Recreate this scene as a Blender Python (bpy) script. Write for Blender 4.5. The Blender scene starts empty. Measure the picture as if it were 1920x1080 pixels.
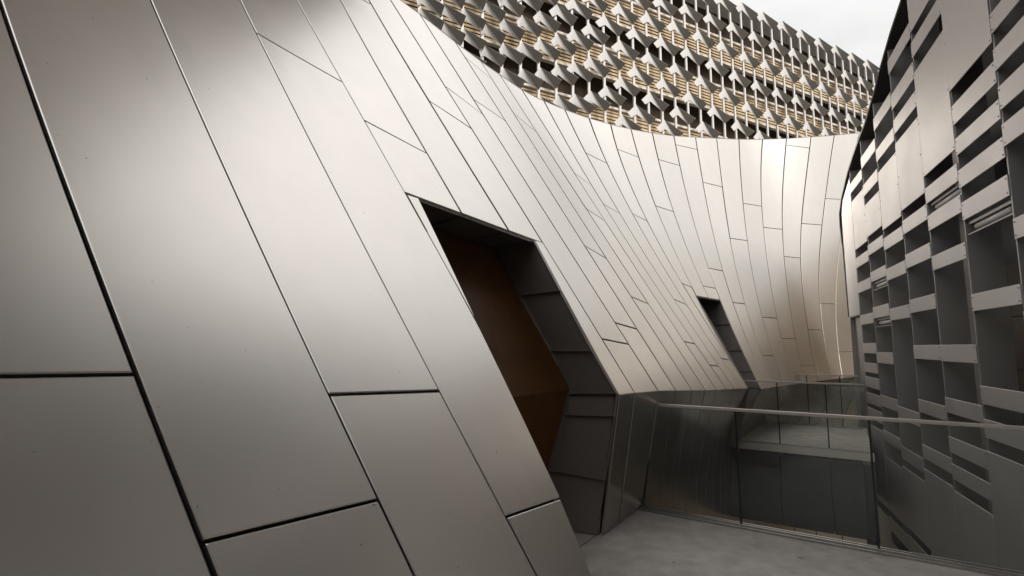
import bpy, bmesh, math, random
import numpy as np
from mathutils import Vector, Matrix

random.seed(7)
R = math.radians
scn = bpy.context.scene
COL = scn.collection

# ------------------------------------------------------------------ camera
EYE = 1.65
PITCH = math.atan(111 / 960)
cam_data = bpy.data.cameras.new("camera")
cam = bpy.data.objects.new("camera", cam_data)
COL.objects.link(cam)
cam.location = (0, 0, EYE)
cam.rotation_euler = (math.pi / 2 + PITCH, 0, 0)
cam_data.sensor_width = 36
cam_data.lens = 18
cam_data.clip_start = 0.05
cam_data.clip_end = 3000
scn.camera = cam

# ------------------------------------------------------------------ sky, sun, exposure
SUN_AZ, SUN_EL = 142.0, 38.0          # degrees to the right of the view axis, above the horizon
world = bpy.data.worlds.new("World")
scn.world = world
world.use_nodes = True
wn, wl = world.node_tree.nodes, world.node_tree.links
wn.clear()
wo = wn.new("ShaderNodeOutputWorld")
bg = wn.new("ShaderNodeBackground")
sky = wn.new("ShaderNodeTexSky")
sky.sky_type = 'NISHITA'
sky.sun_disc = False
sky.sun_elevation = R(SUN_EL)
sky.sun_rotation = R(SUN_AZ)
sky.dust_density = 3.0
tc = wn.new("ShaderNodeTexCoord")
mp = wn.new("ShaderNodeMapping")
mp.inputs['Scale'].default_value = (1.0, 1.0, 2.6)
nz = wn.new("ShaderNodeTexNoise")
nz.inputs['Scale'].default_value = 2.2
nz.inputs['Detail'].default_value = 6
nz.inputs['Roughness'].default_value = 0.55
cr = wn.new("ShaderNodeValToRGB")
cr.color_ramp.elements[0].position = 0.30
cr.color_ramp.elements[0].color = (3.15, 3.13, 3.1, 1)
cr.color_ramp.elements[1].position = 0.70
cr.color_ramp.elements[1].color = (4.2, 4.15, 4.08, 1)
mx = wn.new("ShaderNodeMix")
mx.data_type = 'RGBA'
mx.inputs[0].default_value = 0.97
wl.new(tc.outputs['Generated'], mp.inputs['Vector'])
wl.new(mp.outputs['Vector'], nz.inputs['Vector'])
wl.new(nz.outputs['Fac'], cr.inputs['Fac'])
wl.new(sky.outputs['Color'], mx.inputs[6])
wl.new(cr.outputs['Color'], mx.inputs[7])
sep = wn.new("ShaderNodeSeparateXYZ")
wl.new(tc.outputs['Generated'], sep.inputs['Vector'])
gr_ = wn.new("ShaderNodeMapRange")            # standard overcast sky: (1 + 2 sin elevation) / 3
gr_.inputs['From Min'].default_value = 0.0
gr_.inputs['From Max'].default_value = 1.0
gr_.inputs['To Min'].default_value = 0.6
gr_.inputs['To Max'].default_value = 1.65
wl.new(sep.outputs['Z'], gr_.inputs['Value'])
mg = wn.new("ShaderNodeMix")
mg.data_type = 'RGBA'
mg.blend_type = 'MULTIPLY'
mg.inputs[0].default_value = 1.0
wl.new(mx.outputs[2], mg.inputs[6])
wl.new(gr_.outputs['Result'], mg.inputs[7])
wl.new(mg.outputs[2], bg.inputs['Color'])
bg.inputs['Strength'].default_value = 0.1
wl.new(bg.outputs['Background'], wo.inputs['Surface'])

sd = bpy.data.lights.new("sun", 'SUN')
sd.energy = 1.4
sd.angle = R(25)
sd.color = (1.0, 0.965, 0.91)
sun = bpy.data.objects.new("sun", sd)
COL.objects.link(sun)
sdir = Vector((math.sin(R(SUN_AZ)) * math.cos(R(SUN_EL)), math.cos(R(SUN_AZ)) * math.cos(R(SUN_EL)), math.sin(R(SUN_EL))))
sun.rotation_euler = sdir.to_track_quat('Z', 'Y').to_euler()

scn.view_settings.view_transform = 'Standard'
scn.view_settings.look = 'None'
scn.view_settings.exposure = 1.34
scn.view_settings.gamma = 1.0
scn.view_settings.use_curve_mapping = False
scn.render.engine = 'CYCLES'
scn.cycles.max_bounces = 10
scn.cycles.transparent_max_bounces = 16
scn.cycles.use_denoising = True


# ------------------------------------------------------------------ helpers
def tag(o, label=None, cat=None, group=None, kind=None):
    if label: o['label'] = label
    if cat: o['category'] = cat
    if group: o['group'] = group
    if kind: o['kind'] = kind
    return o


def empty(name, loc=(0, 0, 0)):
    o = bpy.data.objects.new(name, None)
    o.empty_display_size = 0.3
    o.location = loc
    COL.objects.link(o)
    return o


def link(name, me, parent=None, mats=()):
    for m in mats:
        me.materials.append(m)
    o = bpy.data.objects.new(name, me)
    COL.objects.link(o)
    if parent is not None:
        o.parent = parent
        o.location = -parent.location if parent.parent is None else (0, 0, 0)
    return o


def from_bm(name, bm, parent=None, mats=()):
    bmesh.ops.recalc_face_normals(bm, faces=bm.faces[:])
    me = bpy.data.meshes.new(name)
    bm.to_mesh(me)
    bm.free()
    return link(name, me, parent, mats)


def hexa(bm, c, mi=0):
    """a solid from eight corners: bottom four (ccw), top four"""
    v = [bm.verts.new(p) for p in c]
    for f in ((3, 2, 1, 0), (4, 5, 6, 7), (0, 1, 5, 4), (1, 2, 6, 5), (2, 3, 7, 6), (3, 0, 4, 7)):
        fc = bm.faces.new([v[i] for i in f])
        fc.material_index = mi
    return v


def prism(bm, poly, z0, z1, mi=0):
    """vertical prism over a plan polygon [(x,y)]"""
    n = len(poly)
    a = [bm.verts.new((p[0], p[1], z0)) for p in poly]
    b = [bm.verts.new((p[0], p[1], z1)) for p in poly]
    bm.faces.new(a[::-1]).material_index = mi
    bm.faces.new(b).material_index = mi
    for i in range(n):
        j = (i + 1) % n
        bm.faces.new((a[i], a[j], b[j], b[i])).material_index = mi


# ------------------------------------------------------------------ materials
def mat(name, base, rough=0.6, metal=0.0, spec=0.5, noise=None, bump=None, rvar=None, specks=None, scale=(1, 1, 1)):
    """noise=(scale,amount,detail) colour mottling; bump=(scale,strength,distance); rvar=(scale,amount)"""
    m = bpy.data.materials.new(name)
    m.use_nodes = True
    n, l = m.node_tree.nodes, m.node_tree.links
    b = n["Principled BSDF"]
    b.inputs['Base Color'].default_value = (*base, 1)
    b.inputs['Roughness'].default_value = rough
    b.inputs['Metallic'].default_value = metal
    b.inputs['Specular IOR Level'].default_value = spec
    tcd = n.new("ShaderNodeTexCoord")
    mpp = n.new("ShaderNodeMapping")
    mpp.inputs['Scale'].default_value = scale
    l.new(tcd.outputs['Object'], mpp.inputs['Vector'])
    vec = mpp.outputs['Vector']
    last = None
    if noise:
        sc, am, de = noise
        t = n.new("ShaderNodeTexNoise")
        t.inputs['Scale'].default_value = sc
        t.inputs['Detail'].default_value = de
        t.inputs['Roughness'].default_value = 0.6
        l.new(vec, t.inputs['Vector'])
        r = n.new("ShaderNodeMapRange")
        r.inputs['From Min'].default_value = 0.25
        r.inputs['From Max'].default_value = 0.75
        r.inputs['To Min'].default_value = 1 - am
        r.inputs['To Max'].default_value = 1 + am
        l.new(t.outputs['Fac'], r.inputs['Value'])
        mxx = n.new("ShaderNodeMix")
        mxx.data_type = 'RGBA'
        mxx.blend_type = 'MULTIPLY'
        mxx.inputs[0].default_value = 1
        mxx.inputs[6].default_value = (*base, 1)
        l.new(r.outputs['Result'], mxx.inputs[7])
        last = mxx.outputs[2]
    if specks:
        sc, th, colr = specks
        t = n.new("ShaderNodeTexNoise")
        t.inputs['Scale'].default_value = sc
        t.inputs['Detail'].default_value = 3
        l.new(tcd.outputs['Object'], t.inputs['Vector'])
        r = n.new("ShaderNodeMapRange")
        r.inputs['From Min'].default_value = th
        r.inputs['From Max'].default_value = th + 0.04
        l.new(t.outputs['Fac'], r.inputs['Value'])
        mxx = n.new("ShaderNodeMix")
        mxx.data_type = 'RGBA'
        l.new(r.outputs['Result'], mxx.inputs[0])
        mxx.inputs[6].default_value = (*base, 1)
        if last: l.new(last, mxx.inputs[6])
        mxx.inputs[7].default_value = (*colr, 1)
        last = mxx.outputs[2]
    if last: l.new(last, b.inputs['Base Color'])
    if rvar:
        sc, am = rvar
        t = n.new("ShaderNodeTexNoise")
        t.inputs['Scale'].default_value = sc
        t.inputs['Detail'].default_value = 5
        l.new(vec, t.inputs['Vector'])
        r = n.new("ShaderNodeMapRange")
        r.inputs['From Min'].default_value = 0.3
        r.inputs['From Max'].default_value = 0.7
        r.inputs['To Min'].default_value = rough - am
        r.inputs['To Max'].default_value = rough + am
        l.new(t.outputs['Fac'], r.inputs['Value'])
        l.new(r.outputs['Result'], b.inputs['Roughness'])
    if bump:
        sc, st, di = bump
        t = n.new("ShaderNodeTexNoise")
        t.inputs['Scale'].default_value = sc
        t.inputs['Detail'].default_value = 4
        l.new(vec, t.inputs['Vector'])
        bp = n.new("ShaderNodeBump")
        bp.inputs['Strength'].default_value = st
        bp.inputs['Distance'].default_value = di
        l.new(t.outputs['Fac'], bp.inputs['Height'])
        l.new(bp.outputs['Normal'], b.inputs['Normal'])
    return m


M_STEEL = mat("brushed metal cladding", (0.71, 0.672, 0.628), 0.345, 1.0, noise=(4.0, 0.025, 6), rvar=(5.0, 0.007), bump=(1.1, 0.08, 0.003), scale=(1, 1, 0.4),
              specks=(38.0, 0.745, (0.26, 0.24, 0.22)))
def sheet_tone(m, amount):
    """small tone difference from sheet to sheet"""
    n, l = m.node_tree.nodes, m.node_tree.links
    b = n["Principled BSDF"]
    src = b.inputs['Base Color'].links[0].from_socket
    oi = n.new("ShaderNodeObjectInfo")
    r = n.new("ShaderNodeMapRange")
    r.inputs['To Min'].default_value = 1 - amount
    r.inputs['To Max'].default_value = 1 + amount
    l.new(oi.outputs['Random'], r.inputs['Value'])
    mm = n.new("ShaderNodeMix")
    mm.data_type = 'RGBA'
    mm.blend_type = 'MULTIPLY'
    mm.inputs[0].default_value = 1
    l.new(src, mm.inputs[6])
    l.new(r.outputs['Result'], mm.inputs[7])
    l.new(mm.outputs[2], b.inputs['Base Color'])


sheet_tone(M_STEEL, 0.035)
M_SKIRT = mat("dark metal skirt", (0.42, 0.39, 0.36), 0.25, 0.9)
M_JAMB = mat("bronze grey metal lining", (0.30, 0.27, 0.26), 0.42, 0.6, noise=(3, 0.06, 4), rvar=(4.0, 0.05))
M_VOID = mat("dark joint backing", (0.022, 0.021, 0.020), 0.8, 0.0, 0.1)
M_WOOD = mat("warm brown timber", (0.16, 0.074, 0.021), 0.45, noise=(3.0, 0.18, 8), scale=(6, 6, 0.5))
M_CONC = mat("grey concrete paving", (0.41, 0.385, 0.355), 0.78, noise=(5.0, 0.26, 14), bump=(60, 0.35, 0.004), specks=(9.0, 0.70, (0.24, 0.22, 0.20)))
M_FASCIA = mat("dark grey fascia metal", (0.19, 0.19, 0.185), 0.42, 0.6, noise=(1.5, 0.15, 5))
M_ALU = mat("satin aluminium", (0.45, 0.43, 0.41), 0.38, 1.0, noise=(8, 0.05, 3))
M_RAIL = mat("satin steel handrail", (0.62, 0.57, 0.53), 0.38, 0.65, noise=(10, 0.06, 3))
M_PANEL = mat("grey metal panel", (0.56, 0.54, 0.53), 0.46, 0.6, noise=(1.1, 0.05, 4), rvar=(2, 0.05))
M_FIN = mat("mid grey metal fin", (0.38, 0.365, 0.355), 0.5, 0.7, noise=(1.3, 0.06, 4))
sheet_tone(M_PANEL, 0.05)
M_BOLT = mat("steel bolt", (0.35, 0.34, 0.33), 0.4, 1.0)
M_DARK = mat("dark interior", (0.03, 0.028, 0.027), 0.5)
M_TAN = mat("tan tiled inner wall", (0.085, 0.066, 0.046), 0.6, noise=(4, 0.18, 5))
M_COPE = mat("dark roof edge metal", (0.055, 0.05, 0.05), 0.5, 0.3)
M_LAMP = mat("frosted lamp tube", (0.62, 0.60, 0.58), 0.35)
M_WHITE = mat("off white painted metal", (0.62, 0.60, 0.58), 0.45, noise=(1.0, 0.04, 3))
M_WING_SHADE = mat("sunshade wing metal in shade tone", (0.28, 0.268, 0.25), 0.5, noise=(1.2, 0.06, 3))  # hood metal with the wing's underside shade put into the grey
M_LOUV = mat("beige louvre slat", (0.50, 0.37, 0.22), 0.5, noise=(0.5, 0.08, 3))
M_GLASSD = mat("dark brown window band", (0.050, 0.035, 0.022), 0.65, 0.0, 0.12, noise=(0.35, 0.35, 4), scale=(1, 1, 0.2))
M_SLABW = mat("pale floor edge", (0.66, 0.62, 0.56), 0.6)
M_BAND = mat("beige wall band", (0.60, 0.47, 0.31), 0.7, noise=(0.3, 0.1, 4))
M_GROUND = mat("dark asphalt", (0.05, 0.05, 0.05), 0.9, noise=(2, 0.2, 6))
M_PLANK = mat("brown floor boards", (0.07, 0.045, 0.024), 0.55, noise=(3, 0.3, 6), scale=(1, 8, 1))


def glass_mat():
    m = bpy.data.materials.new("railing glass")
    m.use_nodes = True
    n, l = m.node_tree.nodes, m.node_tree.links
    n.clear()
    o = n.new("ShaderNodeOutputMaterial")
    tr = n.new("ShaderNodeBsdfTransparent")
    tr.inputs['Color'].default_value = (0.955, 0.965, 0.955, 1)
    gl = n.new("ShaderNodeBsdfGlossy")
    gl.inputs['Roughness'].default_value = 0.01
    gl.inputs['Color'].default_value = (0.95, 1, 0.98, 1)
    fr = n.new("ShaderNodeFresnel")
    fr.inputs['IOR'].default_value = 1.45
    ms = n.new("ShaderNodeMixShader")
    l.new(fr.outputs['Fac'], ms.inputs['Fac'])
    l.new(tr.outputs['BSDF'], ms.inputs[1])
    l.new(gl.outputs['BSDF'], ms.inputs[2])
    l.new(ms.outputs['Shader'], o.inputs['Surface'])
    return m


M_GLASS = glass_mat()
m_ = bpy.data.materials.new("glass edge")
m_.use_nodes = True
m_.node_tree.nodes["Principled BSDF"].inputs['Base Color'].default_value = (0.015, 0.025, 0.022, 1)
m_.node_tree.nodes["Principled BSDF"].inputs['Roughness'].default_value = 0.2
M_GEDGE = m_

# ------------------------------------------------------------------ the curved wall's surface
# s runs along the canyon, n across it (towards the louvred building), z up
AX = np.array([0.56, 0.8285])
NX = np.array([0.8285, -0.56])
KS = np.array([-2, 2, 5, 8, 11, 14, 18.0])
LK = np.array([0.6737, 0.6525, 0.6151, 0.655, 0.50, 0.33, 0.22])
QK = np.array([0.0284, -0.0296, 0.0015, 0.0050, 0.016, 0.006, 0.004])


def Wn(s, z):
    u = max(s - 9.0, 0)
    c = -1.6554 + 0.0325 * u * u
    h = z - 1.1
    w = np.exp(-((s - KS) / 2.2) ** 2)
    w /= w.sum()
    return c - float(w @ LK) * h + float(w @ QK) * h * h


def sn(s, n, z):
    q = AX * s + NX * n
    return Vector((q[0], q[1], z))


def wallP(s, z, dn=0.0):
    return sn(s, Wn(s, z) + dn, z)


def normal_of(P, s, z):
    e = 0.01
    a = P(s + e, z) - P(s - e, z)
    b = P(s, z + e) - P(s, z - e)
    v = a.cross(b)
    v.normalize()
    side = Vector((NX[0], NX[1], 0.3))
    return v if v.dot(side) > 0 else -v


ZF_S = [4.0, 4.6, 5.2, 6.3, 7.3, 8.3, 9.4, 10.3, 13, 16, 19]
ZF_Z = [1.25, 1.235, 1.21, 1.14, 1.08, 1.03, 0.97, 0.90, 0.87, 0.91, 0.98]


def zfold(s):
    return float(np.interp(s, ZF_S, ZF_Z))


def skirtP(s, z):
    zf = zfold(s)
    nf = Wn(s, zf)
    n0 = -1.98 if s < 10.0 else -1.98 + 0.14 * max(0, s - 13.2) ** 2
    if z >= 0:
        n = n0 + (nf - n0) * z / zf
    else:
        n = n0 + z * 0.06
    sl = s + (0.10 * (zf - z) if s < 10.1 else 0.0)
    return sn(sl, n, z)


SEAM = {-5: (-3.2, -.1, .02), -4: (-2.5, -.1, .02), -3: (-1.75, -.12, .016), -2: (-1.0, -.13, .013), -1: (-.24, -.13, .013),
        0: (0.505, -0.131, 0.013), 1: (1.259, -0.056, 0.023), 2: (2.001, 0.000, 0.030), 3: (2.718, 0.016, 0.023), 4: (3.341, 0.032, 0.020),
        5: (3.978, -0.013, 0.018), 6: (4.555, -0.008, 0.004), 7: (5.136, -0.026, 0.005), 8: (5.760, 0.010, -0.006), 9: (6.314, 0.006, -0.000),
        10: (6.885, 0.019, -0.006), 11: (7.440, 0.044, -0.003), 12: (7.894, 0.040, 0.018), 13: (8.403, 0.064, 0.018), 14: (8.937, 0.091, 0.019),
        15: (9.395, 0.080, 0.032), 16: (9.830, 0.239, -0.001), 17: (10.405, 0.276, -0.002), 18: (10.993, 0.365, -0.016), 19: (11.589, 0.416, -0.019),
        20: (12.161, 0.453, -0.015), 21: (12.807, 0.478, -0.009), 22: (13.508, 0.495, -0.008), 23: (14.225, 0.532, -0.016), 24: (14.889, 0.518, -0.007),
        25: (15.561, 0.525, -0.001), 26: (16.206, 0.562, 0.002), 27: (16.923, 0.581, 0.005), 28: (17.64, .60, .005), 29: (18.35, .62, .005),
        30: (19.05, .64, .005)}


def seam(k):
    a, b, c = SEAM[k]
    def f(z):
        h = min(max(z - 3, -3), 3.6 if k < 5 else 6.5)
        return a + b * h + c * h * h
    return f


TOP_S = [-10, -4, 2.5, 4.0, 4.41, 4.81, 5.74, 6.36, 6.93, 7.73, 8.56, 9.44, 10.06, 10.67, 11.42, 12.17, 12.97, 13.82, 14.8, 15.59, 16.38, 17.3, 18.27, 19.33, 20.46, 23]
TOP_Z = [8.8, 8.6, 7.8, 7.05, 6.82, 6.65, 6.38, 6.35, 6.38, 6.39, 6.46, 6.46, 6.47, 6.53, 6.65, 6.78, 6.95, 7.14, 7.36, 7.53, 7.7, 7.94, 8.2, 8.5, 8.84, 9.6]


def ztop(s):
    return float(np.interp(s, TOP_S, TOP_Z))


JOINT = {-5: [(2.2, 2.2), (5.6, 5.6)], -4: [(.9, .9), (4.4, 4.4)], -3: [(3.0, 3.0), (6.2, 6.2)], -2: [(.72, .70), (3.75, 3.7)],
         -1: [(1.59, 1.57), (4.9, 4.85)], 0: [(1.08, 1.05), (5.5, 5.4)], 1: [(1.45, 1.42), (5.2, 5.1)], 2: [(.83, .80), (4.16, 4.01)],
         3: [(3.56, 3.44)], 4: [(6.12, 6.08)], 
         5: [(4.39, 4.22)], 6: [(1.73, 1.68), (4.89, 4.68)], 7: [(1.91, 1.86), (4.94, 4.87)],
         8: [(2.92, 2.83), (6.09, 5.96)], 9: [(2.3, 2.24), (5.28, 5.16)], 10: [(3.74, 3.66)],
         11: [(1.73, 1.7), (4.58, 4.46)], 12: [(1.39, 1.36), (4.1, 4.02)], 13: [(2.43, 2.37), (5.37, 5.3)],
         14: [(1.47, 1.43), (4.15, 4.08)], 15: [(2.81, 2.76), (5.81, 5.77)], 16: [(4.55, 4.54)],
         17: [(2.85, 2.84), (5.9, 5.92)], 18: [(3.3, 3.3), (6.52, 6.57)], 19: [(2.58, 2.58), (5.62, 5.63)],
         20: [(1.48, 1.47), (4.2, 4.23)], 21: [(2.31, 2.31), (5.3, 5.35)], 22: [(1.84, 1.85), (4.72, 4.77)],
         23: [(1.25, 1.23), (3.98, 4.0), (7.48, 7.53)], 24: [(2.08, 2.08), (5.04, 5.08)], 25: [(2.78, 2.79), (5.94, 6.03)],
         26: [(1.53, 1.54), (4.6, 4.7)], 27: [(2.9, 2.9), (6.2, 6.3)], 28: [(2.0, 2.0), (5.2, 5.2)],
         29: [(3.2, 3.2), (6.6, 6.6)]}

GAP = 0.0055


def panel_mesh(name, P, sl, sr, zb, zt, gl=GAP, gr=GAP, gb=GAP, gt=GAP, off=0.0, thick=0.024, bevel=0.004, tilt=0.0, nu=None, dv=0.3):
    """a bent metal sheet between two seam curves (functions of z) and two joints (z at left, z at right)"""
    hgt = max(((zt[0] - zb[0]) + (zt[1] - zb[1])) / 2, 0.05)
    zm = (zb[0] + zt[0]) / 2
    wid = max(sr(zm) - sl(zm), 0.03)
    nu = nu or (4 if wid > 0.25 else 2)
    nv = max(2, int(hgt / dv))
    bu, bv = min(bevel / wid, .1), bevel / hgt
    us = [gl / wid] + list(np.linspace(gl / wid + bu, 1 - gr / wid - bu, nu + 1)) + [1 - gr / wid]
    vs = [gb / hgt] + list(np.linspace(gb / hgt + bv, 1 - gt / hgt - bv, nv + 1)) + [1 - gt / hgt]
    t1, t2, t3 = (random.uniform(-1, 1) * tilt for _ in range(3))
    bm = bmesh.new()
    def pt(u, v, d):
        za, zc = zb[0] + (zb[1] - zb[0]) * u, zt[0] + (zt[1] - zt[0]) * u
        z = za + (zc - za) * v
        a, b = sl(z), sr(z)
        s = a + (b - a) * u
        d = d + off + t1 * (u - .5) + t2 * (v - .5) + t3 * 0.6 * (1 - (2 * u - 1) ** 2) * (1 - (2 * v - 1) ** 2)
        return P(s, z) + normal_of(P, s, z) * d
    U, V = len(us), len(vs)
    g = [[bm.verts.new(pt(us[i], vs[j], -bevel if i in (0, U - 1) or j in (0, V - 1) else 0.0)) for j in range(V)] for i in range(U)]
    inner = []
    for i in range(U - 1):
        for j in range(V - 1):
            f = bm.faces.new((g[i][j], g[i + 1][j], g[i + 1][j + 1], g[i][j + 1]))
            if 0 < i < U - 2 and 0 < j < V - 2:
                f.smooth = True
                inner.append(f)
    ring = [(i, 0) for i in range(U)] + [(U - 1, j) for j in range(1, V)] + [(i, V - 1) for i in range(U - 2, -1, -1)] + [(0, j) for j in range(V - 2, 0, -1)]
    back = [bm.verts.new(pt(us[i], vs[j], -thick)) for i, j in ring]
    for a in range(len(ring)):
        b = (a + 1) % len(ring)
        bm.faces.new((g[ring[a][0]][ring[a][1]], back[a], back[b], g[ring[b][0]][ring[b][1]]))
    s_in = set(inner)
    for e in bm.edges:
        k = sum(f in s_in for f in e.link_faces)
        e.smooth = (k == 2)
    bmesh.ops.recalc_face_normals(bm, faces=bm.faces[:])
    # make sure the outer face looks outwards
    if inner:
        f = inner[len(inner) // 2]
        if f.normal.dot(Vector((NX[0], NX[1], 0.3))) < 0:
            bmesh.ops.reverse_faces(bm, faces=bm.faces[:])
    me = bpy.data.meshes.new(name)
    bm.to_mesh(me)
    bm.free()
    return me


# ------------------------------------------------------------------ ground and decks
bm = bmesh.new()
prism(bm, [(-700, -700), (700, -700), (700, 700), (-700, 700)], -4.2, -3.72)
tag(from_bm("ground", bm, None, [M_GROUND]), kind='structure')

bm = bmesh.new()
q = [sn(3.0, -6, 0), sn(19, -6, 0), sn(19, 6, 0), sn(3.0, 6, 0)]
prism(bm, [(p.x, p.y) for p in q], -3.8, -3.66)
tag(from_bm("atrium_floor", bm, None, [M_PLANK]), kind='structure')

# the deck underfoot, in three pours with open joints
EDGE = 5.36
bm = bmesh.new()
def deck_piece(s0, s1, n0, n1):
    q = [sn(s0, n0, 0), sn(s1, n0, 0), sn(s1, n1, 0), sn(s0, n1, 0)]
    prism(bm, [(p.x, p.y) for p in q], -0.3, 0.0)
deck_piece(-6.0, EDGE, -2.035, 3.35)
deck_piece(-6.0, EDGE - 0.1, -4.2, -2.045)
tag(from_bm("deck", bm, None, [M_CONC]), kind='structure')

# ------------------------------------------------------------------ left: metal clad wall
wall = empty("metal_clad_wall")
tag(wall, "curving wall of leaning satin metal panels with recessed black doorway openings", "metal wall")


def Z(v):
    return lambda z: v


DL = ([0.0, 0.45, 0.8, 1.82, 2.84], [2.56, 2.60, 2.66, 2.725, 2.85])      # left edge of the doorway
DR = ([1.25, 1.62, 2.19, 2.74], [4.23, 4.25, 4.33, 4.42])                 # right edge of the doorway
dl = lambda z: float(np.interp(z, *DL))
dr = lambda z: float(np.interp(z, *DR))
DTOP = 2.82
O2TOP = 2.60

panels = []
def clad(P, sl, sr, zb, zt, mats=(M_STEEL,), name="cladding_panel", **kw):
    me = panel_mesh(name, P, sl, sr, zb, zt, **kw)
    o = link(name, me, wall, list(mats))
    panels.append(o)
    return o


voids = bmesh.new()
def backing(P, sl, sr, z0, z1, d=-0.030):
    n = max(1, int((max(z1) - min(z0)) / 0.4))
    prev = None
    for j in range(n + 1):
        za = z0[0] + (z1[0] - z0[0]) * j / n
        zb_ = z0[1] + (z1[1] - z0[1]) * j / n
        a, b = sl(za), sr(zb_)
        row = [voids.verts.new(P(s, z) + normal_of(P, s, z) * d) for s, z in ((a, za), (b, zb_))]
        if prev:
            voids.faces.new((prev[0], prev[1], row[1], row[0]))
        prev = row


for k in range(-5, 30):
    sl, sr = seam(k), seam(k + 1)
    a, b = SEAM[k][0], SEAM[k + 1][0]
    def topz(f):
        z = 6.5
        for _ in range(8): z = ztop(f(z))
        return z
    zt_ = (topz(sl), topz(sr))
    near = k <= 2
    tl = 0.0022 if k < 8 else 0.003
    kw = dict(tilt=tl)
    gl = gr = GAP
    if k == 0: gl = 0.005
    if k >= 4: gl = gr = 0.012 if k < 8 else 0.015
    if k >= 26: gl = gr = 0.002
    if k >= 4: kw['thick'] = 0.04
    if k == -1: gr = 0.006; kw['off'] = -0.012
    if near:
        zb_ = (0.012, 0.012)
    elif k in (3, 4):
        dzs = lambda s: 2.835 - .0605 * (s - 2.85)
        zb_ = (dzs(a), dzs(b))
    elif k == 5:
        zb_ = (2.768, 2.74)
    elif k in (16, 17):
        zb_ = (O2TOP, O2TOP)
    else:
        zb_ = (zfold(sl(.95)), zfold(sr(.95)))
    if k == 2:
        s3 = seam(3)
        sr = lambda z: min(s3(z), dl(z)) if z < 1.83 else s3(z)
    if k == 15:
        sr = seam(16)
    js = [zb_] + [j for j in JOINT.get(k, []) if j[0] > zb_[0] + .15 and j[0] < zt_[0] - .1] + [zt_]
    for i in range(len(js) - 1):
        clad(wallP, sl, sr, js[i], js[i + 1], gl=gl, gr=gr, gb=0.0 if (i == 0 and k >= 3) else GAP, gt=0.0 if i == len(js) - 2 else GAP, **kw)
    backing(wallP, sl, sr, zb_, zt_, d=-0.046 if k >= 4 else -0.030)
# the slim pieces beside the doorway
clad(wallP, seam(3), dl, (1.86, 1.86), (DTOP, DTOP), gr=0.0, gt=0.0, gb=0, nu=2)
backing(wallP, seam(3), dl, (1.86, 1.86), (DTOP, DTOP))
clad(wallP, dr, seam(6), (1.245, 1.235), (2.74, 2.74), gl=0.0, gt=0.0, gb=0.0, nu=2)
backing(wallP, dr, seam(6), (1.25, 1.235), (2.74, 2.74))

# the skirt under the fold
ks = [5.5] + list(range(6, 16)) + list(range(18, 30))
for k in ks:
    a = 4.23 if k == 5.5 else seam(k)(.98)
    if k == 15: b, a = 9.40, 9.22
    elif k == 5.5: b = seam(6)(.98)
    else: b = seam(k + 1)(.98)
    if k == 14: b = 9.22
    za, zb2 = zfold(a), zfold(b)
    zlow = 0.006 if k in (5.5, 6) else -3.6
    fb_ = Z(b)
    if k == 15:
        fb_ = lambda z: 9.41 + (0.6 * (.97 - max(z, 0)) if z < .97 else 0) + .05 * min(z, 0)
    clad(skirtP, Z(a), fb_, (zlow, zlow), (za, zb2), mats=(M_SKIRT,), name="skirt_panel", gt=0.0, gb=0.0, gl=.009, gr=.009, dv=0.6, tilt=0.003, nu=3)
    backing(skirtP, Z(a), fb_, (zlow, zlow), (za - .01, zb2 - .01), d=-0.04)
me = bpy.data.meshes.new("joint_backing")
bmesh.ops.recalc_face_normals(voids, faces=voids.faces[:])
voids.to_mesh(me); voids.free()
link("joint_backing", me, wall, [M_VOID])

# top coping along the parapet
bm = bmesh.new()
prev = None
for s in np.linspace(-3.2, 21.5, 110):
    z = ztop(s)
    nn = normal_of(wallP, s, z)
    p = wallP(s, z)
    bk = Vector((-NX[0], -NX[1], 0))
    row = [bm.verts.new(x) for x in (p + nn * .004 + Vector((0, 0, -.012)), p + nn * .004 + Vector((0, 0, .004)), p + bk * .6 + Vector((0, 0, .004)), p + bk * .6 + Vector((0, 0, -.02)))]
    if prev:
        for i in range(4):
            j = (i + 1) % 4
            bm.faces.new((prev[i], prev[j], row[j], row[i]))
    else:
        bm.faces.new(row)
    prev = row
bm.faces.new(prev[::-1])
from_bm("coping", bm, wall, [M_JAMB])


# ---- linings of the doorway and of the small opening
def slab_quad(name, a, b, c, d, thick, mats, parent, gap=0.004, n=6):
    """a twisted sheet over four corners (a lower-left, b lower-right, c upper-right, d upper-left), pushed back by thick"""
    ctr = (a + b + c + d) / 4
    def ins(p):
        v = ctr - p
        return p + v * (gap * .35 / max(v.length, 1e-6))
    a, b, c, d = (ins(p) for p in (a, b, c, d))
    nn = (b - a).cross(d - a).normalized() * (1 if thick > 0 else -1)
    bm = bmesh.new()
    bl = lambda u, v: (a * (1 - u) + b * u) * (1 - v) + (d * (1 - u) + c * u) * v
    g = [[bm.verts.new(bl(i / n, j / n)) for j in range(n + 1)] for i in range(n + 1)]
    for i in range(n):
        for j in range(n):
            bm.faces.new((g[i][j], g[i + 1][j], g[i + 1][j + 1], g[i][j + 1])).smooth = True
    ring = [(i, 0) for i in range(n + 1)] + [(n, j) for j in range(1, n + 1)] + [(i, n) for i in range(n - 1, -1, -1)] + [(0, j) for j in range(n - 1, 0, -1)]
    back = [bm.verts.new(g[i][j].co - nn * abs(thick)) for i, j in ring]
    for p in range(len(ring)):
        r_ = (p + 1) % len(ring)
        f = bm.faces.new((g[ring[p][0]][ring[p][1]], back[p], back[r_], g[ring[r_][0]][ring[r_][1]]))
    for e in bm.edges:
        if sum(f.smooth for f in e.link_faces) < 2: e.smooth = False
    return from_bm(name, bm, parent, mats)


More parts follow.
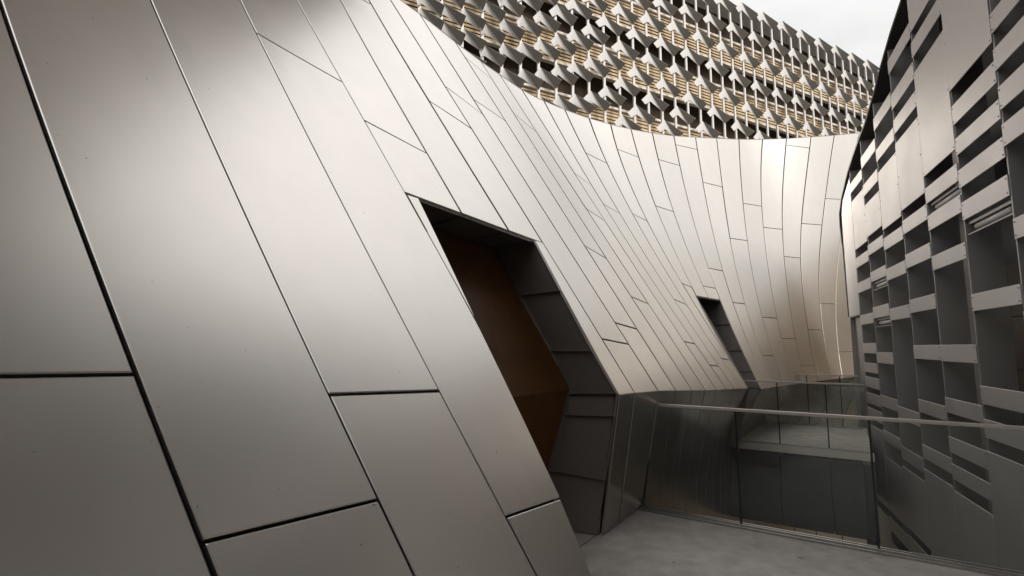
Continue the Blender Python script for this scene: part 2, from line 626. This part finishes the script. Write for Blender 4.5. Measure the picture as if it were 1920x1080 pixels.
def jpt(z, inner):
    """points on the doorway's right jamb, outer and inner edge"""
    if z >= 1.25:
        s, n = dr(z), Wn(dr(z), z)
    else:
        f = z / 1.25
        s, n = 4.364 + (4.23 - 4.364) * f, -2.03 + (Wn(4.23, 1.25) + 2.03) * f
    if inner:
        ds = float(np.interp(z, [0, 1.25, 1.62, 2.19, 2.74], [-.10, .24, .26, .18, .14]))
        return sn(s + ds, n - .6, z - (0.05 if .9 < z < 1.5 else 0.0))
    return sn(s, n, z)


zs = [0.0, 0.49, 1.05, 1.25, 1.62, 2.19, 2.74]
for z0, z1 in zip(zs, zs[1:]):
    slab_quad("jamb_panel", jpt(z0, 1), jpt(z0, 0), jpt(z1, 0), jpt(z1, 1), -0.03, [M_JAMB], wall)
# soffit
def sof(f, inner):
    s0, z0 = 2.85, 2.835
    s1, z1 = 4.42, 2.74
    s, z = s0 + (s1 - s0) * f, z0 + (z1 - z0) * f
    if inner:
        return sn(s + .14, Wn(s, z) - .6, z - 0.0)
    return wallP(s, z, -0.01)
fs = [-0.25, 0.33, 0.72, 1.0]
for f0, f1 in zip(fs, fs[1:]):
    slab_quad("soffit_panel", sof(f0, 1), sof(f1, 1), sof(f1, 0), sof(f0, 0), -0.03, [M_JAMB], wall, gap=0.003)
# left jamb, hidden from the lens but closing the recess
lj = [(z, dl(z)) for z in (0.0, 0.9, 1.82, 2.84)]
for (z0, s0), (z1, s1) in zip(lj, lj[1:]):
    slab_quad("jamb_panel", wallP(s0, z0, -.03), sn(s0 - .05, Wn(s0, z0) - .62, z0), sn(s1 - .05, Wn(s1, z1) - .62, z1), wallP(s1, z1, -.03), 0.03, [M_JAMB], wall)
# the timber door leaf leaning with the wall
bm = bmesh.new()
rows = []
for z in zs + [2.86]:
    p = jpt(min(z, 2.74), 1)
    p = Vector((p.x, p.y, max(z, 0.008)))
    if z > 2.8: p += Vector((-NX[0], -NX[1], 0)) * .07
    rows.append([bm.verts.new(p - Vector((AX[0], AX[1], 0)) * 2.3), bm.verts.new(p)])
for a, b in zip(rows, rows[1:]):
    bm.faces.new((a[0], a[1], b[1], b[0]))
r = bmesh.ops.solidify(bm, geom=bm.faces[:], thickness=0.05)
dleaf = from_bm("door", bm, wall, [M_WOOD])
dleaf['label'] = "warm brown timber door leaf"
bm = bmesh.new()
for z0, z1 in zip(zs, zs[1:]):
    a, b = jpt(z0, 1), jpt(z1, 1)
    o1 = Vector((NX[0], NX[1], 0)) * .012
    o2 = Vector((-AX[0], -AX[1], 0)) * .018
    hexa(bm, [a, a + o2, a + o2 + o1, a + o1, b, b + o2, b + o2 + o1, b + o1])
from_bm("door_frame", bm, wall, [M_ALU])

# small opening: right jamb in four sheets, soffit, dark back
s16, s18 = seam(16), seam(18)
def o2r(z, inner):
    if z >= .9:
        s, n = s18(z), Wn(s18(z), z)
    else:
        p = 1 - z / .9
        s, n = s18(.9), Wn(s18(.9), .9) + (-1.98 - Wn(s18(.9), .9)) * p
    return sn(s + (.3 if inner else 0), n - (1.1 if inner else 0.0), z)
zs2 = [-0.0, 0.42, 0.68, 0.92, 1.2, 1.58, 2.08, 2.60]
for z0, z1 in zip(zs2, zs2[1:]):
    slab_quad("jamb_panel", o2r(z0, 1), o2r(z0, 0), o2r(z1, 0), o2r(z1, 1), -0.03, [M_JAMB], wall, gap=.006)
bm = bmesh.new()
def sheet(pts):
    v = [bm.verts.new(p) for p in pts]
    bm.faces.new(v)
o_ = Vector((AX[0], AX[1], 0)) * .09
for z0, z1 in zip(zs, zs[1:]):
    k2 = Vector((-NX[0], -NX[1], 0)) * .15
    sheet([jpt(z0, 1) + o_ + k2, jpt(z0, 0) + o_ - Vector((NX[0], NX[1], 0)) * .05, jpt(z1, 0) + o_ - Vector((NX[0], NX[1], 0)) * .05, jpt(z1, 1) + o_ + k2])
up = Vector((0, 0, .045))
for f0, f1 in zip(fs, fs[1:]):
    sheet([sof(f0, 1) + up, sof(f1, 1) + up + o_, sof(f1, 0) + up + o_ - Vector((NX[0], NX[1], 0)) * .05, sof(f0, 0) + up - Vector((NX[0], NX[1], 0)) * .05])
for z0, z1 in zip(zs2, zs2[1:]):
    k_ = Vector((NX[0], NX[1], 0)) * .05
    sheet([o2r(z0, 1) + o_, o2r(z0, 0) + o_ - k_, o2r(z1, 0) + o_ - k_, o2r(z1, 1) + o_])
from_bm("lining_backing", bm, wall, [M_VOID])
a0, a1 = s16(2.60), s18(2.60)
slab_quad("soffit_panel", sn(a0, Wn(a0, 2.60) - 1.1, 2.605), sn(a1 + .3, Wn(a1, 2.60) - 1.1, 2.595), wallP(a1, 2.595), wallP(a0, 2.605), -0.03, [M_JAMB], wall)
for z0, z1 in ((0.0, .97), (.97, 2.60)):
    def l(z):
        q_ = s16(max(z, .97))
        return (q_, Wn(q_, max(z, .97)) + (0 if z >= .97 else -.2 * (1 - z / .97)))
    (sa, na), (sb, nb) = l(z0), l(z1)
    slab_quad("jamb_panel", sn(sa, na, z0), sn(sa, na - 1.1, z0), sn(sb, nb - 1.1, z1), sn(sb, nb, z1), 0.03, [M_JAMB], wall)
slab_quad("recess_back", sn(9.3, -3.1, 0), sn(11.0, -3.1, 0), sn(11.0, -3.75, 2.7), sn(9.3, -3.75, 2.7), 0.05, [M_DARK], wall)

# ------------------------------------------------------------------ far footbridge
fb = empty("footbridge", sn(11.3, -1, 0))
tag(fb, "far concrete footbridge slab with dark metal fascia crossing between the walls", "footbridge")
S0, S1, N0, N1 = 9.86, 12.92, -2.6, 0.05
bm = bmesh.new()
q = [sn(S0, N0 + .64, 0), sn(10.12, N0 + .64, 0), sn(10.2, N0, 0), sn(12.3, N0, 0), sn(12.35, N0 + .6, 0), sn(S1, N0 + .64, 0), sn(S1, N1 - .05, 0), sn(S0, N1, 0)]
prism(bm, [(p.x, p.y) for p in q], -0.16, 0.0)
from_bm("slab", bm, fb, [M_CONC])
bm = bmesh.new()
q = [sn(S0 - .02, -1.96, 0), sn(S0 + .06, -1.96, 0), sn(S0 + .06, N1 + .02, 0), sn(S0 - .02, N1 + .02, 0)]
prism(bm, [(p.x, p.y) for p in q], -0.10, 0.012)
from_bm("edge_trim", bm, fb, [M_SLABW])
fn = [-2.07, -1.24, -0.52, -0.07]
for a, b in zip(fn, fn[1:]):
    bm = bmesh.new()
    q = [sn(S0, a + .006, 0), sn(S0 + .05, a + .006, 0), sn(S0 + .05, b - .006, 0), sn(S0, b - .006, 0)]
    prism(bm, [(p.x, p.y) for p in q], -1.28, -0.105)
    from_bm("fascia_panel", bm, fb, [M_FASCIA])
bm = bmesh.new()
for i in range(4):
    a = -0.055 + i * .032
    q = [sn(S0 - .01 + .012 * (i % 2), a, 0), sn(S0 + .05, a, 0), sn(S0 + .05, a + .024, 0), sn(S0 - .01 + .012 * (i % 2), a + .024, 0)]
    prism(bm, [(p.x, p.y) for p in q], -1.30, -0.105)
from_bm("corner_channel", bm, fb, [M_FASCIA])
bm = bmesh.new()
q = [sn(S0 + .06, -1.97, 0), sn(S1, -1.97, 0), sn(S1, .03, 0), sn(S0 + .06, .03, 0)]
prism(bm, [(p.x, p.y) for p in q], -1.26, -0.165)
from_bm("beam", bm, fb, [M_FASCIA])


# ------------------------------------------------------------------ glass railings
def railing(label, s, n0, n1, cuts, base_h=0.03, hw=0.05, n_end=None, rail_from=None):
    t = empty("glass_railing", sn(s, (n0 + n1) / 2, 0))
    tag(t, label, "railing")
    def box(bm, na, nb, sa, sb, z0, z1):
        q = [sn(sa, na, 0), sn(sb, na, 0), sn(sb, nb, 0), sn(sa, nb, 0)]
        prism(bm, [(p.x, p.y) for p in q], z0, z1)
    ed = [n0] + cuts + [n1]
    for a, b in zip(ed, ed[1:]):
        bm = bmesh.new()
        box(bm, a + .009, b - .009, s - .009, s + .009, 0.012, 1.045)
        for f in bm.faces:
            f.normal_update()
            c = f.calc_center_median()
            along = f.normal.dot(Vector((AX[0], AX[1], 0)))
            f.material_index = 0 if abs(along) > .7 else 1
        from_bm("glass_pane", bm, t, [M_GLASS, M_GEDGE])
    for a in cuts:
        bm = bmesh.new()
        box(bm, a - .0085, a + .0085, s - .011, s + .011, 0.012, 1.045)
        from_bm("joint_seal", bm, t, [M_GEDGE])
    bm = bmesh.new()
    box(bm, (rail_from if rail_from is not None else n0), (n_end or n1), s - hw / 2, s + hw / 2, 1.046, 1.072)
    bmesh.ops.bevel(bm, geom=bm.edges[:], offset=.004, segments=2, affect='EDGES')
    from_bm("handrail", bm, t, [M_RAIL])
    bm = bmesh.new()
    box(bm, n0, n1, s - .034, s - .012, 0.001, base_h)
    box(bm, n0, n1, s + .012, s + .034, 0.001, base_h)
    box(bm, n0, n1, s - .075, s - .040, 0.001, base_h * .55)
    from_bm("base_channel", bm, t, [M_ALU])
    return t


railing("near glass railing with flat steel handrail at the edge of the deck", 5.30, -1.97, 3.2, [-1.02, 0.02, 1.07, 2.12], rail_from=-1.80)
railing("front glass railing of the far footbridge, shorter handrail", 9.93, -1.93, 0.02, [-1.23, -.52], hw=.045)
railing("glass railing along the back edge of the far footbridge", 12.82, -1.6, -0.06, [-1.0, -.4], hw=.045)

# ------------------------------------------------------------------ right: louvred building
DW = np.array([0.39276, 0.91964])
RW = np.array([0.91964, -0.39276])
H = 2.5


def rt(t, h, z):
    q = DW * t + RW * (H + h)
    return Vector((q[0], q[1], z))


def rbox(bm, t0, t1, h0, h1, z0, z1):
    q = [rt(t0, h0, 0), rt(t1, h0, 0), rt(t1, h1, 0), rt(t0, h1, 0)]
    prism(bm, [(p.x, p.y) for p in q], z0, z1)


rb = empty("louvred_building", rt(7, 0.3, 0))
tag(rb, "grey building front of bolted panels and narrow strips over deep fins", "building")
FT = lambda k: 12.75 - 1.085 * k
SIL = ([-6.5, -3.0, -1.3, 3.2, 5.2, 7.2, 8.2, 8.62, 9.21, 9.92, 10.33, 11.12, 11.59, 12.23, 12.82, 13.67, 14.04],
       [22.0, 22.0, 22.0, 22.0, 15.5, 8.8, 6.9, 6.68, 6.54, 6.30, 6.12, 5.86, 5.78, 5.63, 5.48, 5.11, 4.82])  # out-of-frame heights raised to block sky from the near metal
zsil = lambda t: float(np.interp(t, *SIL))
COLS = {
    6: [(7.2, 5.25), (4.93, 4.73), (4.56, 4.34), (4.17, 3.94), (3.79, 3.57), (2.86, 2.66), (1.98, 1.78), (1.02, .82), (.60, .40), (.15, -3.6)],
    5: [(7.0, 4.65), (4.46, 4.23), (4.06, 3.86), (3.68, 3.47), (3.30, 3.09), (2.24, 2.05), (1.23, 1.03), (.87, .67), (.53, -3.6)],
    4: [(6.62, 6.04), (5.88, 5.66), (5.44, 3.95), (3.78, 3.57), (3.40, 3.20), (2.85, 2.66), (1.68, 1.47), (1.01, .82), (.52, .32), (.18, -.01), (-.15, -3.6)],
    3: [(6.20, 5.98), (5.62, 5.38), (5.20, 4.98), (4.82, 3.74), (3.58, 3.37), (3.05, 2.84), (2.36, 2.16), (1.68, 1.48), (.89, .70), (.24, .04), (-.11, -3.6)],
    2: [(5.69, 5.47), (5.11, 4.90), (4.70, 3.67), (3.52, 3.31), (2.98, 2.78), (2.30, 2.10), (.68, .48), (.03, -.18), (-.30, -1.26), (-1.38, -1.62), (-1.85, -3.6)],
    1: [(5.35, 5.13), (4.79, 4.57), (4.39, 3.76), (3.60, 3.40), (3.07, 2.88), (2.40, 2.19), (1.56, 1.36), (.77, .57), (.14, -.06), (-.35, -1.29), (-1.40, -1.64), (-1.85, -3.6)],
    0: [(5.14, 4.94), (4.75, 3.70), (3.52, 3.31), (2.99, 2.78), (2.31, 2.11), (1.73, 1.53), (1.34, 1.15), (1.06, .85), (.74, .53), (.44, .23), (.10, -1.3), (-1.45, -3.6)],
    -1: [(4.95, 2.33)],
}
rng = random.Random(3)
for k in range(7, 18):
    z, lst = min(zsil(FT(k)) - .3, 5.4), []
    while z > -1:
        hgt = rng.choice([.2, .2, .2, .2, 1.2])
        lst.append((z, z - hgt))
        z -= hgt + rng.choice([.17, .2, .55, .8])
    lst.append((-1.2, -3.6))
    COLS[k] = lst

bolts = bmesh.new()
strip_cache = {}
def bolt(t, z):
    c = [rt(t + .008 * math.cos(a), -.006, z + .008 * math.sin(a)) for a in [i * math.pi / 3 for i in range(6)]]
    d = [rt(t + .008 * math.cos(a), .002, z + .008 * math.sin(a)) for a in [i * math.pi / 3 for i in range(6)]]
    f = [bolts.verts.new(p) for p in c]
    b = [bolts.verts.new(p) for p in d]
    bolts.faces.new(f)
    for i in range(6):
        bolts.faces.new((f[i], b[i], b[(i + 1) % 6], f[(i + 1) % 6]))


for k, lst in COLS.items():
    t1, t0 = FT(k) - .004, FT(k + 1) + .004
    for zt_, zb_ in lst:
        zt2 = min(zt_, zsil((t0 + t1) / 2) - .06)
        if zt2 - zb_ < .06: continue
        bm = bmesh.new()
        j = rng.uniform(-.003, .003)
        if k == -1:
            q = [(t1, zb_), (t0, zb_ - .0), (t0, 5.3), (t1 - .25, 5.02), (t1 - .02, 4.75), (t1, 4.2)]
            a = [bm.verts.new(rt(t, 0, z)) for t, z in q]
            b = [bm.verts.new(rt(t, .012, z)) for t, z in q]
            bm.faces.new(a); bm.faces.new(b[::-1])
            for i in range(6):
                bm.faces.new((a[i], b[i], b[(i + 1) % 6], a[(i + 1) % 6]))
        else:
            rbox(bm, t0, t1, j, j + .012, zb_, zt2)
        bmesh.ops.bevel(bm, geom=bm.edges[:], offset=.0025, segments=1, affect='EDGES')
        o = from_bm("cladding_strip" if zt2 - zb_ < .4 else "cladding_sheet", bm, rb, [M_PANEL])
        if k < 8:
            hh = zt2 - zb_
            zz = [zb_ + .035, zt2 - .035] if hh < .4 else [zb_ + .035, zt2 - .035] + [zb_ + hh * i / max(2, int(hh / .5)) for i in range(1, max(2, int(hh / .5)))]
            for z in zz:
                bolt(t0 + .028, z); bolt(t1 - .028, z)
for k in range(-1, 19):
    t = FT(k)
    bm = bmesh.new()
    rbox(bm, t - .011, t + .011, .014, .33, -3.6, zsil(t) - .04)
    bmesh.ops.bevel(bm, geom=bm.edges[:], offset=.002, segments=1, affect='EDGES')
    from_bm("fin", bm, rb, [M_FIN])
o = from_bm("bolts", bolts, rb, [M_BOLT])
o['kind'] = 'stuff'
# recessed end panel under the last sheet, below it the dark inner wall
bm = bmesh.new()
rbox(bm, FT(0) + .012, FT(-1) - .012, .10, .13, -0.15, 2.42)
from_bm("recessed_panel", bm, rb, [M_FIN])
bm = bmesh.new()
rbox(bm, FT(0) + .012, FT(-1) - .02, .02, .75, 2.31, 2.325)
from_bm("shelf_plate", bm, rb, [M_COPE])
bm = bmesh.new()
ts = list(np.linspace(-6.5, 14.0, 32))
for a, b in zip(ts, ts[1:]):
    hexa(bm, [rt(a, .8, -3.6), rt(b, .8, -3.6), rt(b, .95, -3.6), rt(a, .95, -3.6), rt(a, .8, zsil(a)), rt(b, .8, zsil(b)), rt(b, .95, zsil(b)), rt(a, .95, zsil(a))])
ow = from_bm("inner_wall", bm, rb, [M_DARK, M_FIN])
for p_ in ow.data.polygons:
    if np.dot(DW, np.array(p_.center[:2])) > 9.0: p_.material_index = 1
bm = bmesh.new()
zz = [-1.6 + .3 * i for i in range(14)]
for i, z in enumerate(zz):
    rbox(bm, 5.2, 8.30, .48 + .004 * (i % 2), .56, z, z + .292)
ob = from_bm("tile_wall", bm, rb, [M_TAN])
ob['kind'] = 'stuff'
bm = bmesh.new()
ts = list(np.linspace(-6.4, 5.0, 22))
for a, b in zip(ts, ts[1:]):
    za, zb_ = max(zsil(a) - .05, 5.7), max(zsil(b) - .05, 5.7)
    hexa(bm, [rt(a, .02, 5.6), rt(b, .02, 5.6), rt(b, .3, 5.6), rt(a, .3, 5.6), rt(a, .02, za), rt(b, .02, zb_), rt(b, .3, zb_), rt(a, .3, za)])
from_bm("added_dark_block", bm, rb, [M_GLASSD])  # unseen block added above the frame, dark to dim the near metal's reflections
# roof edge following the sloping and rounded top
bm = bmesh.new()
pl = [(t, z) for t, z in zip(*SIL)] + [(14.04, 4.5), (13.9, 3.9), (13.87, 3.2), (13.83, 2.34)]
prev = None
for i, (t, z) in enumerate(pl):
    a = pl[max(i - 1, 0)]; b = pl[min(i + 1, len(pl) - 1)]
    d = np.array([b[0] - a[0], b[1] - a[1]]); d /= np.hypot(*d)
    nn = np.array([d[1], -d[0]])          # inwards
    q = [(t, z), (t + nn[0] * .05 * -1, z + nn[1] * .05)]
    if nn[1] > 0: nn = -nn
    q = [(t, z), (t + nn[0] * .05, z + nn[1] * .05)]
    row = [bm.verts.new(rt(q[0][0], -.015, q[0][1])), bm.verts.new(rt(q[1][0], -.015, q[1][1])), bm.verts.new(rt(q[1][0], .8, q[1][1])), bm.verts.new(rt(q[0][0], .8, q[0][1]))]
    if prev:
        for m in range(4):
            n2 = (m + 1) % 4
            bm.faces.new((prev[m], prev[n2], row[n2], row[m]))
    else:
        bm.faces.new(row)
    prev = row
bm.faces.new(prev[::-1])
from_bm("roof_edge", bm, rb, [M_COPE])


def tube_light(k, z, label):
    t1, t0 = FT(k) - .14, FT(k + 1) + .14
    e = empty("tube_light", rt((t0 + t1) / 2, .12, z))
    tag(e, label, "lamp", "tube lights behind the strips")
    bm = bmesh.new()
    rbox(bm, t0 - .12, t1 + .12, .045, .13, z + .045, z + .075)
    rbox(bm, t0 - .12, t1 + .12, .03, .044, z - .075, z - .06)
    from_bm("housing", bm, e, [M_FIN])
    bm = bmesh.new()
    ring = []
    for t in (t0, t1):
        ring.append([bm.verts.new(rt(t, .085 + .036 * math.cos(a), z + .036 * math.sin(a))) for a in [i * math.pi / 5 for i in range(10)]])
    for i in range(10):
        f = bm.faces.new((ring[0][i], ring[0][(i + 1) % 10], ring[1][(i + 1) % 10], ring[1][i]))
        f.smooth = True
    bm.faces.new(ring[0]); bm.faces.new(ring[1][::-1])
    from_bm("tube", bm, e, [M_LAMP])


tube_light(5, 2.99, "longest tube light, under the strip nearest the right border")
tube_light(4, 3.49, "tube light in the narrow slot between two strips, second nearest")
tube_light(1, 2.79, "small tube light high in the far column of openings")
tube_light(1, 2.10, "smallest tube light, lowest one near the far pillar")

# ------------------------------------------------------------------ tower with folded sunshades
DT = np.array([0.88660, 0.46255])
NT = np.array([-0.46255, 0.88660])
TD = 30.0


def tw(t, o, z):
    q = DT * t + NT * (TD - o)
    return Vector((q[0], q[1], z))


def tbox(bm, t0, t1, o0, o1, z0, z1, mi=0):
    q = [tw(t0, o0, 0), tw(t1, o0, 0), tw(t1, o1, 0), tw(t0, o1, 0)]
    prism(bm, [(p.x, p.y) for p in q], z0, z1, mi)


tower = empty("office_tower", tw(30, 0, -3.7))
tag(tower, "tall tower behind the metal wall screened by white folded sunshades", "tower")
ROOF = 33.75
TA, TB = 1.0, 76.0
bm = bmesh.new()
tbox(bm, TA, TB, -14, -1.9, -3.7, ROOF)
from_bm("core", bm, tower, [M_GLASSD])
for m in range(8):
    ztop_ = 30.4 - 4.92 * m
    if ztop_ < -3: break
    bm = bmesh.new()
    z = ztop_ - .1
    while z > ztop_ - 2.35:
        c = [tw(TA, -.93, z), tw(TB, -.93, z), tw(TB, -.86, z - .2), tw(TA, -.86, z - .2)]
        hexa(bm, [p - Vector((0, 0, .03)) for p in c] + c)
        z -= .28
    o = from_bm("louvre_slats", bm, tower, [M_LOUV])
    o['kind'] = 'stuff'
    bm = bmesh.new()
    tbox(bm, TA, TB, -1.1, -.72, ztop_ - .06, ztop_ + .12)
    tbox(bm, TA, TB, -1.1, -.72, ztop_ - 2.52, ztop_ - 2.36)
    from_bm("floor_edge", bm, tower, [M_SLABW])
    # stanchions across the louvre band
bm = bmesh.new()
tbox(bm, TA, TB, -14, -.1, ROOF, ROOF + .22)
from_bm("roof_edge", bm, tower, [M_WHITE])

pole_me = hood_me = None
PP = 1.48
def make_pole():
    bm = bmesh.new()
    hexa(bm, [tuple(tw(dt, o, 0) - tw(0, 0, 0)) for dt, o in ((-.10, -.06), (.10, -.06), (.10, .06), (-.10, .06))] +
         [tuple(tw(dt, o, 0) - tw(0, 0, 0) + Vector((0, 0, ROOF + 3.4))) for dt, o in ((-.10, -.06), (.10, -.06), (.10, .06), (-.10, .06))])
    bmesh.ops.recalc_face_normals(bm, faces=bm.faces[:])
    me = bpy.data.meshes.new("pole")
    bm.to_mesh(me); bm.free()
    me.materials.append(M_WHITE)
    return me


def make_hood(q):
    """folded plate: white fascia facing the court, wing to the next pole with its shade coloured in grey; q = 1 for the broad hoods of the lower left"""
    L = lambda t, o, z: tw(t, o, z) - tw(0, 0, 0)
    A, Lt, L2, Ai = L(0, .20 + .15 * q, .06), L(-.96 + .62 * q, .24, -.86 + .4 * q), L(-.52 + .36 * q, .18, -1.12 + .25 * q), L(.10, .12, -.70 + .1 * q)
    B, Rr = L(1.44, .10, -1.28 + .2 * q), L(1.50 - .1 * q, .80 + .15 * q, -1.0 + .22 * q)
    bm = bmesh.new()
    v = [bm.verts.new(p) for p in (A, Lt, L2, Ai, B, Rr)]
    bm.faces.new((v[0], v[1], v[2], v[3]))
    bm.faces.new((v[0], v[3], v[4]))
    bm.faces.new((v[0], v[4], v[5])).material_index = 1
    bmesh.ops.recalc_face_normals(bm, faces=bm.faces[:])
    bmesh.ops.solidify(bm, geom=bm.faces[:], thickness=0.035)
    me = bpy.data.meshes.new("sunshade_hood")
    bm.to_mesh(me); bm.free()
    me.materials.append(M_WHITE)
    me.materials.append(M_WING_SHADE)
    return me


pole_me = make_pole()
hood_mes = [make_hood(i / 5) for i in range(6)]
BT = [8, 12, 14, 16, 18, 21, 24.5, 28, 38.5, 42]
BV = [-.12, -.1, -.087, -.066, -.043, -.029, -.0066, .009, .0205, .022]
b_ = 33.95 / 39.99
hoods = []
for i in range(0, 18):
    t = 39.99 + PP * i
    if t > TB - .2: break
    for j in range(4):
        hoods.append((t, 33.95 - (2.46 if i % 2 else 0) - 4.92 * j))
for i in range(-1, -26, -1):
    t = 39.99 + PP * i
    b_ -= float(np.interp(t + PP / 2, BT, BV)) * PP
    p = .123 * t
    z = (t * b_) % p
    while z < 34.2:
        hoods.append((t, z))
        z += p
tl = tower.location
for i in range(-26, 18):
    t = 39.99 + PP * i
    if t < TA or t > TB: continue
    o = bpy.data.objects.new("pole", pole_me)
    COL.objects.link(o); o.parent = tower
    o.location = tw(t, 0, -3.7) - tl
n_h = 0
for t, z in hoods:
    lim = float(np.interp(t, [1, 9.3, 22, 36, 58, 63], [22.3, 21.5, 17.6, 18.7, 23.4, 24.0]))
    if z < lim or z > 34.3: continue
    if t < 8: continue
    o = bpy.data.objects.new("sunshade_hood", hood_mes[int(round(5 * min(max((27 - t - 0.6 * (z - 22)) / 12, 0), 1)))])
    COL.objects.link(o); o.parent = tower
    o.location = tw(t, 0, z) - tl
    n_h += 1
bm = bmesh.new()
for i in range(0, 50):
    t = 30 + .74 * i
    if t < TB:
        tbox(bm, t - .05, t + .05, -.55, -.45, ROOF + .22, ROOF + .52)
from_bm("roof_posts", bm, tower, [M_COPE])['kind'] = 'stuff'
print("hoods", n_h)


# added slab overhead, out of frame, put there to dim the metal's reflections
bm = bmesh.new()
f = lambda t, o: DT * t + NT * o
prism(bm, [tuple(f(a, b)) for a, b in ((-8, -10), (8.3, -10), (8.3, 29.5), (-8, 29.5))], 34.1, 35.2)
from_bm("added_overhead_slab", bm, tower, [M_SLABW])

# ------------------------------------------------------------------ added tan building, unseen itself, there to tint the far metal's reflections
lb = empty("added_tan_building", rt(16, 9, -3.7))
tag(lb, "added unseen low tan building beyond the louvred front, mirrored in the far metal", "building")
def lbox(name, t0, t1, h0, h1, z0, z1, m):
    bm = bmesh.new()
    rbox(bm, t0, t1, h0, h1, z0, z1)
    return from_bm(name, bm, lb, [m])
lbox("wall", 12, 46, 9.0, 16, -3.7, 7.6, M_BAND)
lbox("parapet", 11.9, 46.1, 8.9, 9.2, 7.61, 7.9, M_SLABW)
for zb_ in (-2.6, .6, 3.9):
    for i in range(11):
        lbox("window", 12.8 + 3 * i, 14.6 + 3 * i, 8.96, 9.0, zb_, zb_ + 1.5, M_GLASSD)

# added building behind the viewer, unseen, keeps bright sky out of the glass reflections
re_ = empty("added_rear_building", sn(-13, 0, -3.7))
tag(re_, "added unseen dark grey building behind the viewer closing the canyon, mirrored in the glass", "building")
bm = bmesh.new()
q = [sn(-12, -14, 0), sn(-12, 12, 0), sn(-16, 12, 0), sn(-16, -14, 0)]
prism(bm, [(p.x, p.y) for p in q], -3.7, 9.0)
from_bm("wall", bm, re_, [M_FASCIA])
for i in range(6):
    for z in (.4, 4.4):
        bm = bmesh.new()
        n0_ = -12.5 + 4 * i
        q = [sn(-11.96, n0_, 0), sn(-11.96, n0_ + 2.6, 0), sn(-12, n0_ + 2.6, 0), sn(-12, n0_, 0)]
        prism(bm, [(p.x, p.y) for p in q], z, z + 2.2)
        from_bm("window", bm, re_, [M_GLASSD])
